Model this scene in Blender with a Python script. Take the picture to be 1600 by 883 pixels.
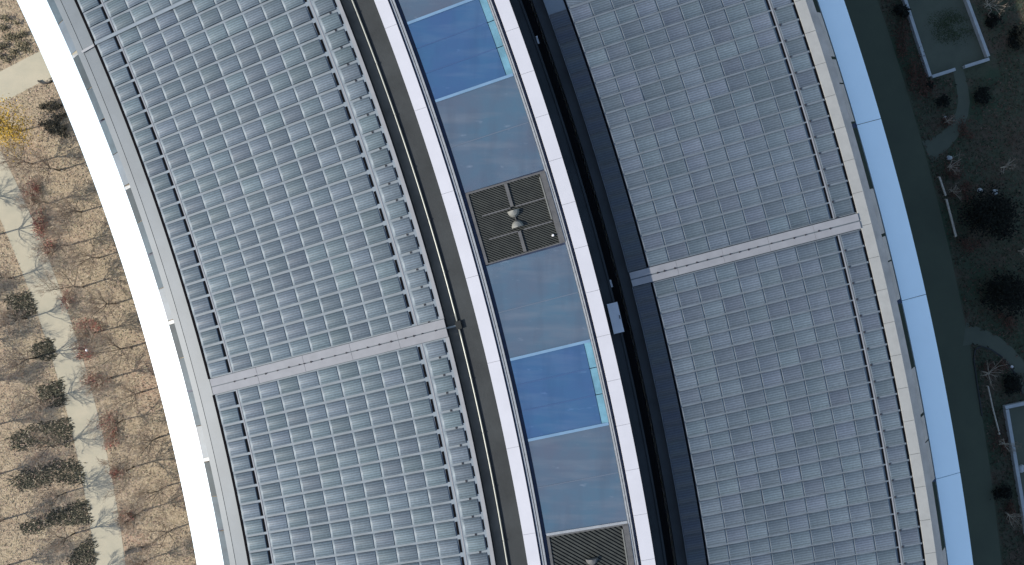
import bpy, bmesh, math, random
from math import sin, cos, radians as R, pi, hypot, atan2
random.seed(7)
for o in list(bpy.data.objects): bpy.data.objects.remove(o)
S = bpy.context.scene
COL = S.collection

# ------------------------------------------------------------------ camera, sky, sun, exposure
CAM_Z = 78.0
cd = bpy.data.cameras.new('camera'); cam = bpy.data.objects.new('camera', cd); COL.objects.link(cam)
cam.location = (0, 0, CAM_Z); cam.rotation_euler = (0, 0, 0)
cd.sensor_width = 36.0; cd.lens = 27.0; cd.clip_start = 0.5; cd.clip_end = 4000
S.camera = cam
SUN_EL, SUN_AZ = 30.8, 16.5          # elevation; shadows run to +X and a little to +Y
w = bpy.data.worlds.new('World'); S.world = w; w.use_nodes = True
nt = w.node_tree; bg = nt.nodes['Background']
sky = nt.nodes.new('ShaderNodeTexSky'); sky.sky_type = 'NISHITA'; sky.sun_disc = False
sky.sun_elevation = R(SUN_EL); sky.sun_rotation = R(270 - SUN_AZ); sky.altitude = 60
sky.air_density = 1.0; sky.dust_density = 0.8; sky.ozone_density = 0.6
nt.links.new(sky.outputs[0], bg.inputs[0]); bg.inputs[1].default_value = 0.15
sd = bpy.data.lights.new('sun', 'SUN'); sd.energy = 4.2; sd.angle = R(0.53); sd.color = (1.0, 0.945, 0.86)
sun = bpy.data.objects.new('sun', sd); COL.objects.link(sun); sun.location = (-60, -20, 80)
sun.rotation_euler = (0, -R(90 - SUN_EL), R(SUN_AZ))
S.view_settings.view_transform = 'Standard'; S.view_settings.look = 'None'
S.view_settings.exposure = 0.35; S.view_settings.gamma = 1.0
S.view_settings.use_curve_mapping = False
S.render.engine = 'CYCLES'

# ------------------------------------------------------------------ materials
def mat(name, col, rough=0.6, metal=0.0, var=0.0, scale=1.0, col2=None, bump=0.0, bscale=None, rnd=0.0, spec=0.5,
        coat=0.0, coords='pos', detail=5.0, sharp=(0.3, 0.7), streak=None):
    m = bpy.data.materials.new(name); m.use_nodes = True
    t = m.node_tree; N = t.nodes; L = t.links; b = N['Principled BSDF']
    b.inputs['Roughness'].default_value = rough; b.inputs['Metallic'].default_value = metal
    b.inputs['Specular IOR Level'].default_value = spec; b.inputs['Coat Weight'].default_value = coat
    b.inputs['Base Color'].default_value = (*col, 1)
    if coords == 'pos': src = N.new('ShaderNodeNewGeometry').outputs['Position']
    else: src = N.new('ShaderNodeTexCoord').outputs['Object']
    if streak:
        mp = N.new('ShaderNodeMapping'); mp.inputs['Scale'].default_value = streak[:3]; mp.inputs['Rotation'].default_value = (0, 0, streak[3])
        L.new(src, mp.inputs['Vector']); src = mp.outputs[0]
    last = None
    if var or col2:
        n = N.new('ShaderNodeTexNoise'); n.inputs['Scale'].default_value = scale; n.inputs['Detail'].default_value = detail
        n.inputs['Roughness'].default_value = 0.62
        L.new(src, n.inputs['Vector'])
        r = N.new('ShaderNodeMapRange'); r.inputs[1].default_value = sharp[0]; r.inputs[2].default_value = sharp[1]
        L.new(n.outputs[0], r.inputs[0])
        mx = N.new('ShaderNodeMix'); mx.data_type = 'RGBA'; L.new(r.outputs[0], mx.inputs['Factor'])
        c2 = col2 or tuple(min(1, c * (1 + var)) for c in col)
        c1 = col if col2 else tuple(c * (1 - var) for c in col)
        mx.inputs['A'].default_value = (*c1, 1); mx.inputs['B'].default_value = (*c2, 1)
        last = mx.outputs['Result']
    if rnd:
        oi = N.new('ShaderNodeObjectInfo')
        r = N.new('ShaderNodeMapRange'); r.inputs[3].default_value = 1 - rnd; r.inputs[4].default_value = 1 + rnd
        L.new(oi.outputs['Random'], r.inputs[0])
        hs = N.new('ShaderNodeHueSaturation')
        if last: L.new(last, hs.inputs['Color'])
        else: hs.inputs['Color'].default_value = (*col, 1)
        L.new(r.outputs[0], hs.inputs['Value'])
        ma = N.new('ShaderNodeMath'); ma.operation = 'MULTIPLY_ADD'; ma.inputs[1].default_value = 7.13; ma.inputs[2].default_value = 0
        L.new(oi.outputs['Random'], ma.inputs[0]); fr = N.new('ShaderNodeMath'); fr.operation = 'FRACT'; L.new(ma.outputs[0], fr.inputs[0])
        r2 = N.new('ShaderNodeMapRange'); r2.inputs[3].default_value = 0.485; r2.inputs[4].default_value = 0.52
        L.new(fr.outputs[0], r2.inputs[0]); L.new(r2.outputs[0], hs.inputs['Hue'])
        last = hs.outputs[0]
    if last: L.new(last, b.inputs['Base Color'])
    if bump:
        n = N.new('ShaderNodeTexNoise'); n.inputs['Scale'].default_value = bscale or scale * 4; n.inputs['Detail'].default_value = 6
        L.new(src, n.inputs['Vector'])
        bp = N.new('ShaderNodeBump'); bp.inputs['Strength'].default_value = min(1, bump); bp.inputs['Distance'].default_value = 0.05
        L.new(n.outputs[0], bp.inputs['Height']); L.new(bp.outputs[0], b.inputs['Normal'])
    return m

def panel_mat(name, c1, c2, rnd, rough):
    """ribbed photovoltaic sheet: fine ribs along the panel, soiling, panel-to-panel differences"""
    m = mat(name, c1, rough, 0.0, col2=c2, scale=0.22, rnd=rnd, spec=0.6)
    t = m.node_tree; N = t.nodes; L = t.links; b = N['Principled BSDF']
    tc = N.new('ShaderNodeTexCoord'); sx = N.new('ShaderNodeSeparateXYZ'); L.new(tc.outputs['Object'], sx.inputs[0])
    mu = N.new('ShaderNodeMath'); mu.operation = 'MULTIPLY'; mu.inputs[1].default_value = 2 * pi / 0.19; L.new(sx.outputs['Y'], mu.inputs[0])
    si = N.new('ShaderNodeMath'); si.operation = 'SINE'; L.new(mu.outputs[0], si.inputs[0])
    mr = N.new('ShaderNodeMapRange'); mr.inputs[1].default_value = -1; mr.inputs[2].default_value = 1
    mr.inputs[3].default_value = 0.76; mr.inputs[4].default_value = 1.24; L.new(si.outputs[0], mr.inputs[0])
    src = b.inputs['Base Color'].links[0].from_socket
    mm = N.new('ShaderNodeMix'); mm.data_type = 'RGBA'; mm.blend_type = 'MULTIPLY'; mm.inputs['Factor'].default_value = 1
    L.new(src, mm.inputs['A']); L.new(mr.outputs[0], mm.inputs['B'])
    # fine speckle of dust
    n = N.new('ShaderNodeTexNoise'); n.inputs['Scale'].default_value = 7; n.inputs['Detail'].default_value = 4
    g = N.new('ShaderNodeNewGeometry'); L.new(g.outputs['Position'], n.inputs['Vector'])
    r2 = N.new('ShaderNodeMapRange'); r2.inputs[1].default_value = 0.3; r2.inputs[2].default_value = 0.75
    r2.inputs[3].default_value = 0.86; r2.inputs[4].default_value = 1.16; L.new(n.outputs[0], r2.inputs[0])
    m3 = N.new('ShaderNodeMix'); m3.data_type = 'RGBA'; m3.blend_type = 'MULTIPLY'; m3.inputs['Factor'].default_value = 1
    L.new(mm.outputs['Result'], m3.inputs['A']); L.new(r2.outputs[0], m3.inputs['B'])
    L.new(m3.outputs['Result'], b.inputs['Base Color'])
    bp = N.new('ShaderNodeBump'); bp.inputs['Strength'].default_value = 0.25; bp.inputs['Distance'].default_value = 0.01
    L.new(si.outputs[0], bp.inputs['Height']); L.new(bp.outputs[0], b.inputs['Normal'])
    return m

def attr_mat(name, rough=0.9):
    """colour of each leaf, twig or blade from a per-corner attribute"""
    m = bpy.data.materials.new(name); m.use_nodes = True
    t = m.node_tree; b = t.nodes['Principled BSDF']; b.inputs['Roughness'].default_value = rough
    b.inputs['Specular IOR Level'].default_value = 0.15
    a = t.nodes.new('ShaderNodeAttribute'); a.attribute_name = 'tint'
    t.links.new(a.outputs['Color'], b.inputs['Base Color'])
    return m

M = {}
M['panel_in'] = panel_mat('panel_inner', (0.106, 0.138, 0.160), (0.130, 0.165, 0.186), 0.15, 0.55)
M['panel_out'] = panel_mat('panel_outer', (0.094, 0.121, 0.148), (0.114, 0.142, 0.168), 0.16, 0.55)
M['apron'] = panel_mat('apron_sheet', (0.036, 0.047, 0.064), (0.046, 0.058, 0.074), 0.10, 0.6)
M['rail'] = mat('pale_rail', (0.212, 0.247, 0.272), 0.55, 0.0, var=0.10, scale=0.8)
M['rail_out'] = mat('dull_rail', (0.148, 0.176, 0.202), 0.55, 0.0, var=0.10, scale=0.8)
M['rim_in'] = mat('panel_end_rim', (0.168, 0.203, 0.230), 0.6, var=.12, scale=3)
M['rim_out'] = mat('dull_panel_end_rim', (0.140, 0.170, 0.198), 0.6, var=.12, scale=3)
M['rail_warm'] = mat('pale_border', (0.27, 0.275, 0.285), 0.55, 0.0, var=0.10, scale=1.0)
M['ledge'] = mat('grey_ledge', (0.112, 0.135, 0.152), 0.5, 0.0, var=0.10, scale=0.5)
M['clere_pale'] = mat('clerestory_pale_reflection', (0.07, 0.10, 0.13), 0.3, var=.3, scale=.6)
M['clere_mid'] = mat('clerestory_glass', (0.05, 0.075, 0.09), 0.15, var=0.4, scale=0.7)
M['clere_dark'] = mat('clerestory_dark_reflection', (0.03, 0.042, 0.045), 0.12, var=0.4, scale=0.9)
M['walk'] = mat('walkway_sheet', (0.262, 0.264, 0.276), 0.6, 0.0, var=0.09, scale=0.9)
M['rubber'] = mat('black_rubber', (0.006, 0.006, 0.007), 0.9, spec=0.05)
M['deck'] = mat('dark_membrane', (0.036, 0.041, 0.043), 0.8, var=0.28, scale=0.35, bump=0.2, bscale=6)
M['deck_dark'] = mat('dark_gutter', (0.022, 0.025, 0.025), 0.8, var=0.3, scale=0.6)
M['skirt'] = mat('panel_skirt', (0.05, 0.06, 0.07), 0.7, spec=0.2)
M['slot'] = mat('black_slot', (0.006, 0.006, 0.007), 0.9)
M['pipe'] = mat('galvanised_pipe', (0.36, 0.37, 0.33), 0.4, 0.3, var=0.12, scale=2)
M['white'] = mat('white_coping', (0.575, 0.565, 0.59), 0.5, var=0.035, scale=0.7)
M['canopy'] = mat('white_canopy', (0.73, 0.89, 0.98), 0.35, var=0.02, scale=0.4, coat=0.3)
M['gutter'] = mat('gutter_membrane', (0.16, 0.15, 0.125), 0.8, var=0.25, scale=0.5)
M['kerb'] = mat('pale_kerb', (0.325, 0.325, 0.305), 0.7, var=0.07, scale=1.4, bump=0.15, bscale=14)
M['grey_slope'] = mat('weathered_flashing', (0.50, 0.43, 0.38), 0.6, var=0.16, scale=0.9, detail=7)
def glass_mat(name, c1, c2, c3):
    """tinted skylight glass: cloudy reflection painted as tone shifts, slanted streaks and pale dust smudges"""
    m = mat(name, c1, 0.14, col2=c2, scale=0.28, spec=0.7, detail=3)
    t = m.node_tree; N = t.nodes; L = t.links; b = N['Principled BSDF']; g = N.new('ShaderNodeNewGeometry').outputs['Position']
    src = b.inputs['Base Color'].links[0].from_socket
    for sc, st, lo, hi, amt, col in ((0.55, (0.35, 2.2, 1, -.26), .48, .74, .8, c3), (1.6, (.5, 1.4, 1, -.26), .66, .78, .6, tuple(min(1, x * 1.5) for x in c3)), (0.5, (1.6, .3, 1, -.26), .5, .75, .45, tuple(x * .72 for x in c1))):
        mp = N.new('ShaderNodeMapping'); mp.inputs['Scale'].default_value = st[:3]; mp.inputs['Rotation'].default_value = (0, 0, st[3]); L.new(g, mp.inputs['Vector'])
        n = N.new('ShaderNodeTexNoise'); n.inputs['Scale'].default_value = sc; n.inputs['Detail'].default_value = 4; L.new(mp.outputs[0], n.inputs['Vector'])
        r_ = N.new('ShaderNodeMapRange'); r_.inputs[1].default_value = lo; r_.inputs[2].default_value = hi; r_.inputs[4].default_value = amt; L.new(n.outputs[0], r_.inputs[0])
        x = N.new('ShaderNodeMix'); x.data_type = 'RGBA'; L.new(r_.outputs[0], x.inputs['Factor']); L.new(src, x.inputs['A']); x.inputs['B'].default_value = (*col, 1); src = x.outputs['Result']
    L.new(src, b.inputs['Base Color'])
    return m
M['glass_blue'] = glass_mat('blue_glass', (0.050, 0.100, 0.215), (0.046, 0.120, 0.225), (0.085, 0.145, 0.25))
M['glass_grey'] = glass_mat('grey_blue_glass', (0.098, 0.118, 0.160), (0.076, 0.135, 0.190), (0.135, 0.165, 0.205))
M['glass_cyan'] = mat('cyan_glass_edge', (0.13, 0.27, 0.34), 0.2, var=0.25, scale=0.8)
M['seam'] = mat('pane_seam', (0.115, 0.145, 0.19), 0.35)
M['seam_blue'] = mat('blue_pane_seam', (0.05, 0.098, 0.21), 0.35)
M['mullion'] = mat('pale_mullion', (0.17, 0.28, 0.40), 0.35, var=0.1, scale=1)
M['trim'] = mat('aluminium_trim', (0.40, 0.41, 0.41), 0.4, 0.3, var=0.15, scale=3)
M['trim_dark'] = mat('dark_trim', (0.03, 0.045, 0.09), 0.5, var=0.3, scale=2)
M['louvre'] = mat('louvre_slat', (0.044, 0.046, 0.038), 0.55, var=0.25, scale=1.5)
M['vent_bar'] = mat('vent_bar', (0.115, 0.112, 0.108), 0.5, 0.1, var=0.2, scale=2)
M['fan'] = mat('fan_cowl', (0.19, 0.19, 0.17), 0.5, 0.1, var=0.12, scale=3)
M['hatch'] = mat('hatch_lid', (0.74, 0.73, 0.74), 0.5, var=0.06, scale=1)
M['bolt'] = mat('dark_bolt', (0.03, 0.03, 0.035), 0.5)
M['facade'] = mat('facade_glass', (0.05, 0.07, 0.09), 0.08, var=0.2, scale=0.3, spec=0.8)
M['slab'] = mat('floor_slab', (0.7, 0.7, 0.68), 0.6, var=0.05, scale=0.5)
M['concrete'] = mat('path_concrete', (0.51, 0.455, 0.335), 0.9, col2=(0.42, 0.39, 0.29), scale=0.5, detail=8, bump=0.1, bscale=10)
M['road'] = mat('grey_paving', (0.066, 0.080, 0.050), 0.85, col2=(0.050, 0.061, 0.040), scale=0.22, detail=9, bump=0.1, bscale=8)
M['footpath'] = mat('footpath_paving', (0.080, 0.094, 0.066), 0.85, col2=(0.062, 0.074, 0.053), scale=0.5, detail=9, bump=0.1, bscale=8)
M['wallstone'] = mat('pale_wall', (0.34, 0.37, 0.38), 0.8, var=0.12, scale=1.0)
M['bark'] = mat('bark', (0.15, 0.125, 0.095), 0.9, var=0.3, scale=6, coords='obj')
M['bark_pale'] = mat('pale_bark', (0.42, 0.38, 0.31), 0.9, var=0.3, scale=6, coords='obj')
M['tint'] = attr_mat('leaf_and_twig')
M['bench'] = mat('dark_bench_wood', (0.045, 0.038, 0.03), 0.7, var=0.3, scale=5)
M['lamp'] = mat('white_globe', (0.85, 0.85, 0.86), 0.3)
M['lamp_post'] = mat('lamp_post', (0.2, 0.2, 0.2), 0.5)

def ground_mat():
    m = bpy.data.materials.new('mulch_and_dry_grass'); m.use_nodes = True
    t = m.node_tree; N = t.nodes; L = t.links; b = N['Principled BSDF']; b.inputs['Roughness'].default_value = 0.95
    b.inputs['Specular IOR Level'].default_value = 0.1
    g = N.new('ShaderNodeNewGeometry').outputs['Position']
    def noise(s, d, lo, hi, ro=0.65):
        n = N.new('ShaderNodeTexNoise'); n.inputs['Scale'].default_value = s; n.inputs['Detail'].default_value = d; n.inputs['Roughness'].default_value = ro
        L.new(g, n.inputs['Vector']); r = N.new('ShaderNodeMapRange'); r.inputs[1].default_value = lo; r.inputs[2].default_value = hi
        L.new(n.outputs[0], r.inputs[0]); return r.outputs[0]
    def mix(f, a, c):
        x = N.new('ShaderNodeMix'); x.data_type = 'RGBA'; L.new(f, x.inputs['Factor'])
        for s, v in (('A', a), ('B', c)):
            if isinstance(v, tuple): x.inputs[s].default_value = (*v, 1)
            else: L.new(v, x.inputs[s])
        return x.outputs['Result']
    a = mix(noise(0.35, 5, 0.35, 0.65), (0.35, 0.265, 0.185), (0.41, 0.335, 0.22))
    a = mix(noise(0.13, 4, 0.5, 0.68), a, (0.41, 0.265, 0.19))
    a = mix(noise(2.2, 8, 0.42, 0.66, 0.75), a, (0.51, 0.42, 0.295))
    a = mix(noise(5.0, 8, 0.50, 0.72, 0.75), a, (0.21, 0.165, 0.12))
    # the far bank on the building's outer side is dark lawn and mulch
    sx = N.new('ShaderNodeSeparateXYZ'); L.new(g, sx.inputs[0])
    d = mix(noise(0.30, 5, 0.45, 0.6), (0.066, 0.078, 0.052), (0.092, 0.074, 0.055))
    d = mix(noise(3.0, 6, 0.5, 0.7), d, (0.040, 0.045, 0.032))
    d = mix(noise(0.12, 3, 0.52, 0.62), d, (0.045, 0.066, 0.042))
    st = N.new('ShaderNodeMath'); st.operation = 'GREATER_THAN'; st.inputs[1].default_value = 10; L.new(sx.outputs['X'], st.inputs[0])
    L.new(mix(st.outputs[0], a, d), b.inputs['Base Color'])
    n = N.new('ShaderNodeTexNoise'); n.inputs['Scale'].default_value = 6; n.inputs['Detail'].default_value = 6; L.new(g, n.inputs['Vector'])
    bp = N.new('ShaderNodeBump'); bp.inputs['Strength'].default_value = 0.6; bp.inputs['Distance'].default_value = 0.1
    L.new(n.outputs[0], bp.inputs['Height']); L.new(bp.outputs[0], b.inputs['Normal'])
    return m
M['ground'] = ground_mat()

# ------------------------------------------------------------------ helpers
CX, CY = -203.867, -54.273           # centre of the ring building
def survey(px, py, z=0.0):
    """plan position of a point surveyed on the aerial photograph at height z"""
    k = (CAM_Z - z) / 1200.0
    return ((px - 800) * k, (441.5 - py) * k, z)
def polar(r, deg): return (CX + r * cos(R(deg)), CY + r * sin(R(deg)))

def link(name, me, m=None, parent=None):
    o = bpy.data.objects.new(name, me); COL.objects.link(o)
    if m is not None and me is not None and not me.materials: me.materials.append(m)
    if parent is not None: o.parent = parent
    return o
def mesh(name, v, f, smooth=False):
    me = bpy.data.meshes.new(name); me.from_pydata(v, [], f); me.update()
    if smooth: me.polygons.foreach_set('use_smooth', [True] * len(me.polygons))
    return me
def tag(o, label=None, cat=None, group=None, kind=None):
    if label: o['label'] = label
    if cat: o['category'] = cat
    if group: o['group'] = group
    if kind: o['kind'] = kind
    return o
def empty(name, loc=(0, 0, 0), rz=0):
    o = bpy.data.objects.new(name, None); COL.objects.link(o); o.location = loc; o.rotation_euler = (0, 0, rz)
    o.empty_display_size = 0.5
    return o

class MB:
    def __init__(s): s.v = []; s.f = []; s.c = []
    def add(s, v, f, c=None):
        n = len(s.v); s.v += v; s.f += [tuple(i + n for i in q) for q in f]
        if c is not None: s.c += [c] * len(f)
    def box(s, x0, x1, y0, y1, z0, z1):
        s.add([(x0, y0, z0), (x1, y0, z0), (x1, y1, z0), (x0, y1, z0), (x0, y0, z1), (x1, y0, z1), (x1, y1, z1), (x0, y1, z1)],
              [(3, 2, 1, 0), (4, 5, 6, 7), (0, 1, 5, 4), (1, 2, 6, 5), (2, 3, 7, 6), (3, 0, 4, 7)])
    def sector(s, r0, z0, r1, z1, a0, a1, th, n=None, ox=0.0, oy=0.0, arch=0.0):
        """curved slab about the ring centre, top from (r0,z0) to (r1,z1), thickness th"""
        n = n or max(1, int(abs(a1 - a0) / 0.3 + 0.5)); v = []; f = []
        pr = [(r0, z0), (r1, z1), (r1, z1 - th), (r0, z0 - th)]
        if arch: pr = [(r0, z0), (r0 + (r1 - r0) * .33, z0 + (z1 - z0) * .33 + arch), (r0 + (r1 - r0) * .67, z0 + (z1 - z0) * .67 + arch), (r1, z1), (r1, z1 - th), (r0, z0 - th)]
        k = len(pr)
        for i in range(n + 1):
            a = R(a0 + (a1 - a0) * i / n)
            for r, z in pr: v.append((CX + r * cos(a) - ox, CY + r * sin(a) - oy, z))
        for i in range(n):
            for j in range(k):
                q = (i * k + j, i * k + (j + 1) % k, (i + 1) * k + (j + 1) % k, (i + 1) * k + j)
                f.append(q)
        f.append(tuple(range(k))[::-1]); f.append(tuple(n * k + j for j in range(k)))
        s.add(v, f)
    def bar(s, p, q, w, h):
        """flat bar between two points, width w, height h below"""
        dx, dy = q[0] - p[0], q[1] - p[1]; l = hypot(dx, dy); nx, ny = -dy / l * w / 2, dx / l * w / 2
        v = [(p[0] + nx, p[1] + ny, p[2]), (p[0] - nx, p[1] - ny, p[2]), (q[0] - nx, q[1] - ny, q[2]), (q[0] + nx, q[1] + ny, q[2])]
        s.add(v + [(a, b, c - h) for a, b, c in v], [(0, 1, 2, 3), (7, 6, 5, 4), (0, 4, 5, 1), (1, 5, 6, 2), (2, 6, 7, 3), (3, 7, 4, 0)])
    def tube(s, pts, rad, n=6, c=None, cap=True):
        rings = []
        for i, p in enumerate(pts):
            a = pts[max(0, i - 1)]; b = pts[min(len(pts) - 1, i + 1)]
            d = [b[k] - a[k] for k in range(3)]; l = math.sqrt(sum(x * x for x in d)) or 1; d = [x / l for x in d]
            u = (1, 0, 0) if abs(d[0]) < 0.8 else (0, 1, 0)
            x = (d[1] * u[2] - d[2] * u[1], d[2] * u[0] - d[0] * u[2], d[0] * u[1] - d[1] * u[0]); l = math.sqrt(sum(q * q for q in x)); x = [q / l for q in x]
            y = (d[1] * x[2] - d[2] * x[1], d[2] * x[0] - d[0] * x[2], d[0] * x[1] - d[1] * x[0])
            r = rad[i] if isinstance(rad, (list, tuple)) else rad
            rings.append([tuple(p[k] + r * (cos(2 * pi * j / n) * x[k] + sin(2 * pi * j / n) * y[k]) for k in range(3)) for j in range(n)])
        v = [q for r in rings for q in r]; f = []
        for i in range(len(pts) - 1):
            for j in range(n): f.append((i * n + j, i * n + (j + 1) % n, (i + 1) * n + (j + 1) % n, (i + 1) * n + j))
        if cap: f.append(tuple(range(n))[::-1]); f.append(tuple((len(pts) - 1) * n + j for j in range(n)))
        s.add(v, f, c)
    def mesh(s, name, smooth=False):
        me = mesh(name, s.v, s.f, smooth)
        if s.c:
            at = me.attributes.new('tint', 'FLOAT_COLOR', 'FACE')
            at.data.foreach_set('color', [x for c in s.c for x in (*c, 1.0)])
        return me
    def build(s, name, m, parent=None, smooth=False): return link(name, s.mesh(name, smooth), m, parent)

def sector_obj(name, m, parent, *a, **k):
    b = MB(); b.sector(*a, **k); return b.build(name, m, parent)

# ------------------------------------------------------------------ ground, road, paths
def sheet(name, pts, z, m):
    return tag(link(name, mesh(name, [(x, y, z) for x, y in pts], [tuple(range(len(pts)))]), m), kind='structure')
g = MB(); g.add([(-1500, -1500, 0), (1500, -1500, 0), (1500, 1500, 0), (-1500, 1500, 0)], [(0, 1, 2, 3)])
tag(g.build('ground', M['ground']), kind='structure')
def arc_sheet(name, c, r0, r1, a0, a1, z, m, n=80):
    v = []; f = []
    for i in range(n + 1):
        a = R(a0 + (a1 - a0) * i / n)
        for r in (r0, r1): v.append((c[0] + r * cos(a), c[1] + r * sin(a), z))
    for i in range(n): f.append((2 * i, 2 * i + 1, 2 * i + 3, 2 * i + 2))
    return tag(link(name, mesh(name, v, f), m), kind='structure')
PC = (-167.3, -44.3)
arc_sheet('courtyard_path', PC, 126.0, 129.0, -25, 70, 0.012, M['concrete'])
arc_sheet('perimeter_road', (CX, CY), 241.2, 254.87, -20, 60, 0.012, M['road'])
sp = [survey(*p)[:2] for p in ((-60, 138), (-60, 191), (0, 160), (20, 152), (59, 131), (84, 127), (170, 100), (150, 40), (62, 80), (0, 112))]
sheet('spur_path', sp, 0.008, M['concrete'])
# curved foot path to the walled court, and the path round the planted island
def ribbon(name, px, wd, z, m):
    P = [survey(*p) for p in px]; v = []; f = []
    for i, p in enumerate(P):
        a = P[max(0, i - 1)]; b = P[min(len(P) - 1, i + 1)]; dx, dy = b[0] - a[0], b[1] - a[1]; l = hypot(dx, dy)
        ww = wd[i] if isinstance(wd, list) else wd
        v += [(p[0] - dy / l * ww / 2, p[1] + dx / l * ww / 2, z), (p[0] + dy / l * ww / 2, p[1] - dx / l * ww / 2, z)]
    for i in range(len(P) - 1): f.append((2 * i, 2 * i + 1, 2 * i + 3, 2 * i + 2))
    return tag(link(name, mesh(name, v, f), m), kind='structure')
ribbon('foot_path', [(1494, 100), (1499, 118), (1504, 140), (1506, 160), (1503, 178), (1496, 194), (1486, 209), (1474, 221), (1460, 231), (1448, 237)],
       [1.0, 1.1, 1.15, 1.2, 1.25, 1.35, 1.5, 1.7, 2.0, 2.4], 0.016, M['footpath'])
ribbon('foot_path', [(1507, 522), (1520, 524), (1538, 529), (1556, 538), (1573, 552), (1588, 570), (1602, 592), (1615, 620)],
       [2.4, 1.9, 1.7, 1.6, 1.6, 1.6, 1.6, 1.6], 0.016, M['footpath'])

# ------------------------------------------------------------------ the ring building
A0, A1 = 1.0, 33.0
B = empty('ring_building', (CX, CY, 0)); OX, OY = CX, CY
tag(B, 'grey ring-shaped office building with white canopies and a raised glass spine', 'building')
def bs(name, m, *a, **k):
    par = k.pop('parent', B)
    b = MB(); b.sector(*a, ox=OX, oy=OY, **k); o = b.build(name, m, None); o.parent = par
    return o
bs('wall', M['facade'], 184.6, 15.6, 185.0, 15.6, A0, A1, 15.6)
bs('wall', M['facade'], 239.4, 15.6, 239.8, 15.6, A0, A1, 15.6)
for z in (4.2, 8.6, 13.0):
    bs('floor_slab', M['slab'], 183.6, z, 240.4, z, A0, A1, 0.4)
# sloping roof decks and the low decks beside the spine
dk = bs('roof_deck', M['deck'], 185.2, 16.45, 205.2, 17.75, A0, A1, 0.5)
dk2 = bs('roof_deck', M['deck'], 219.2, 17.75, 239.2, 16.45, A0, A1, 0.5)
bs('gutter_deck', M['gutter'], 205.2, 17.55, 206.00, 17.55, A0, A1, 0.4)
bs('gutter_deck', M['deck'], 206.00, 17.62, 208.0, 17.66, A0, A1, 0.4)
bs('gutter_deck', M['deck'], 216.7, 17.66, 218.25, 17.62, A0, A1, 0.4)
bs('gutter_edge', M['deck'], 218.26, 17.70, 218.42, 17.70, A0, A1, 0.5)
bs('gutter_slot', M['slot'], 218.42, 16.2, 219.2, 16.2, A0, A1, 0.3)
# inner ledge: two runs with a groove between
bs('ledge', M['ledge'], 183.95, 16.30, 184.46, 16.44, A0, A1, 0.3)
bs('ledge', M['ledge'], 184.51, 16.46, 185.62, 16.72, A0, A1, 0.3)
# outer ledge flashing
bs('flashing', M['grey_slope'], 239.84, 16.60, 240.78, 16.06, A0, A1, 0.25)
# kerb stones along the outer roof edge
for k in range(-20, 28):
    a = 14.87 + 0.637 * k
    if 4.5 < a < 27: bs('kerb_panel', M['kerb'], 238.96, 16.93, 239.83, 16.90, a + 0.003, a + 0.637 - 0.003, 0.45, n=2)
bs('kerb_backing', M['deck'], 238.97, 16.86, 239.82, 16.83, A0, A1, 0.38)
# canopies: one panel per bay, brackets between
for k in range(-3, 5):
    a = 12.52 + 3.66 * k
    bs('canopy_panel', M['canopy'], 180.23, 13.95, 182.74, 14.62, a + 0.004, a + 3.66 - 0.004, 0.16, n=14)
    for q in (0.0, 1.83):
        br = bs('canopy_bracket', M['trim'] if q == 0 else M['trim_dark'], 182.74, 14.60, 184.7, 14.9, a + q - 0.045, a + q + 0.045, 0.2, n=1)
    for c0, c1, mm in ((0.05, 0.9, 'clere_pale'), (0.9, 1.8, 'clere_mid'), (1.84, 2.7, 'clere_mid'), (2.7, 3.61, 'clere_dark')):  # pane tones step across each bay to paint in a reflection
        bs('clerestory_pane', M[mm], 182.80, 14.75, 184.4, 15.5, a + c0 + .01, a + c1 - .01, 0.05, n=4)
    a = 12.60 + 3.55 * k
    bs('canopy_panel', M['canopy'], 241.87, 14.62, 244.28, 13.95, a + 0.006, a + 3.55 - 0.006, 0.16, n=14)
    bs('canopy_bracket', M['trim_dark'], 239.8, 14.9, 241.87, 14.58, a - 0.045, a + 0.045, 0.2, n=1)
    # grey flashing plates leave dark openings at the canopy
    for b0, b1 in ((0.05, 0.80), (0.83, 1.30), (1.36, 2.25)):
        bs('flashing', M['grey_slope'], 240.80, 16.03, 241.44, 15.3, a + b0 + 0.02, a + b1 + 0.02, 0.06, n=4)

# raised spine: skylight base, copings, panes
bs('spine_wall', M['deck'], 207.85, 20.64, 208.05, 20.64, A0, A1, 3.2)
bs('spine_wall', M['deck'], 216.72, 20.64, 216.92, 20.64, A0, A1, 3.2)
bs('spine_floor', M['slot'], 208.05, 19.0, 216.72, 19.0, A0, A1, 0.2)
for k in range(-10, 15):
    a = 17.03 + 0.9 * k
    if 5.5 < a < 27:
        bs('coping_panel', M['white'], 216.10, 20.80, 217.13, 20.78, a + 0.0025, a + 0.8975, 0.14, n=3)
        if k % 2 == 0: bs('coping_panel', M['white'], 207.72, 20.78, 208.67, 20.80, a + 0.0025, a + 1.7975, 0.14, n=6)
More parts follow.
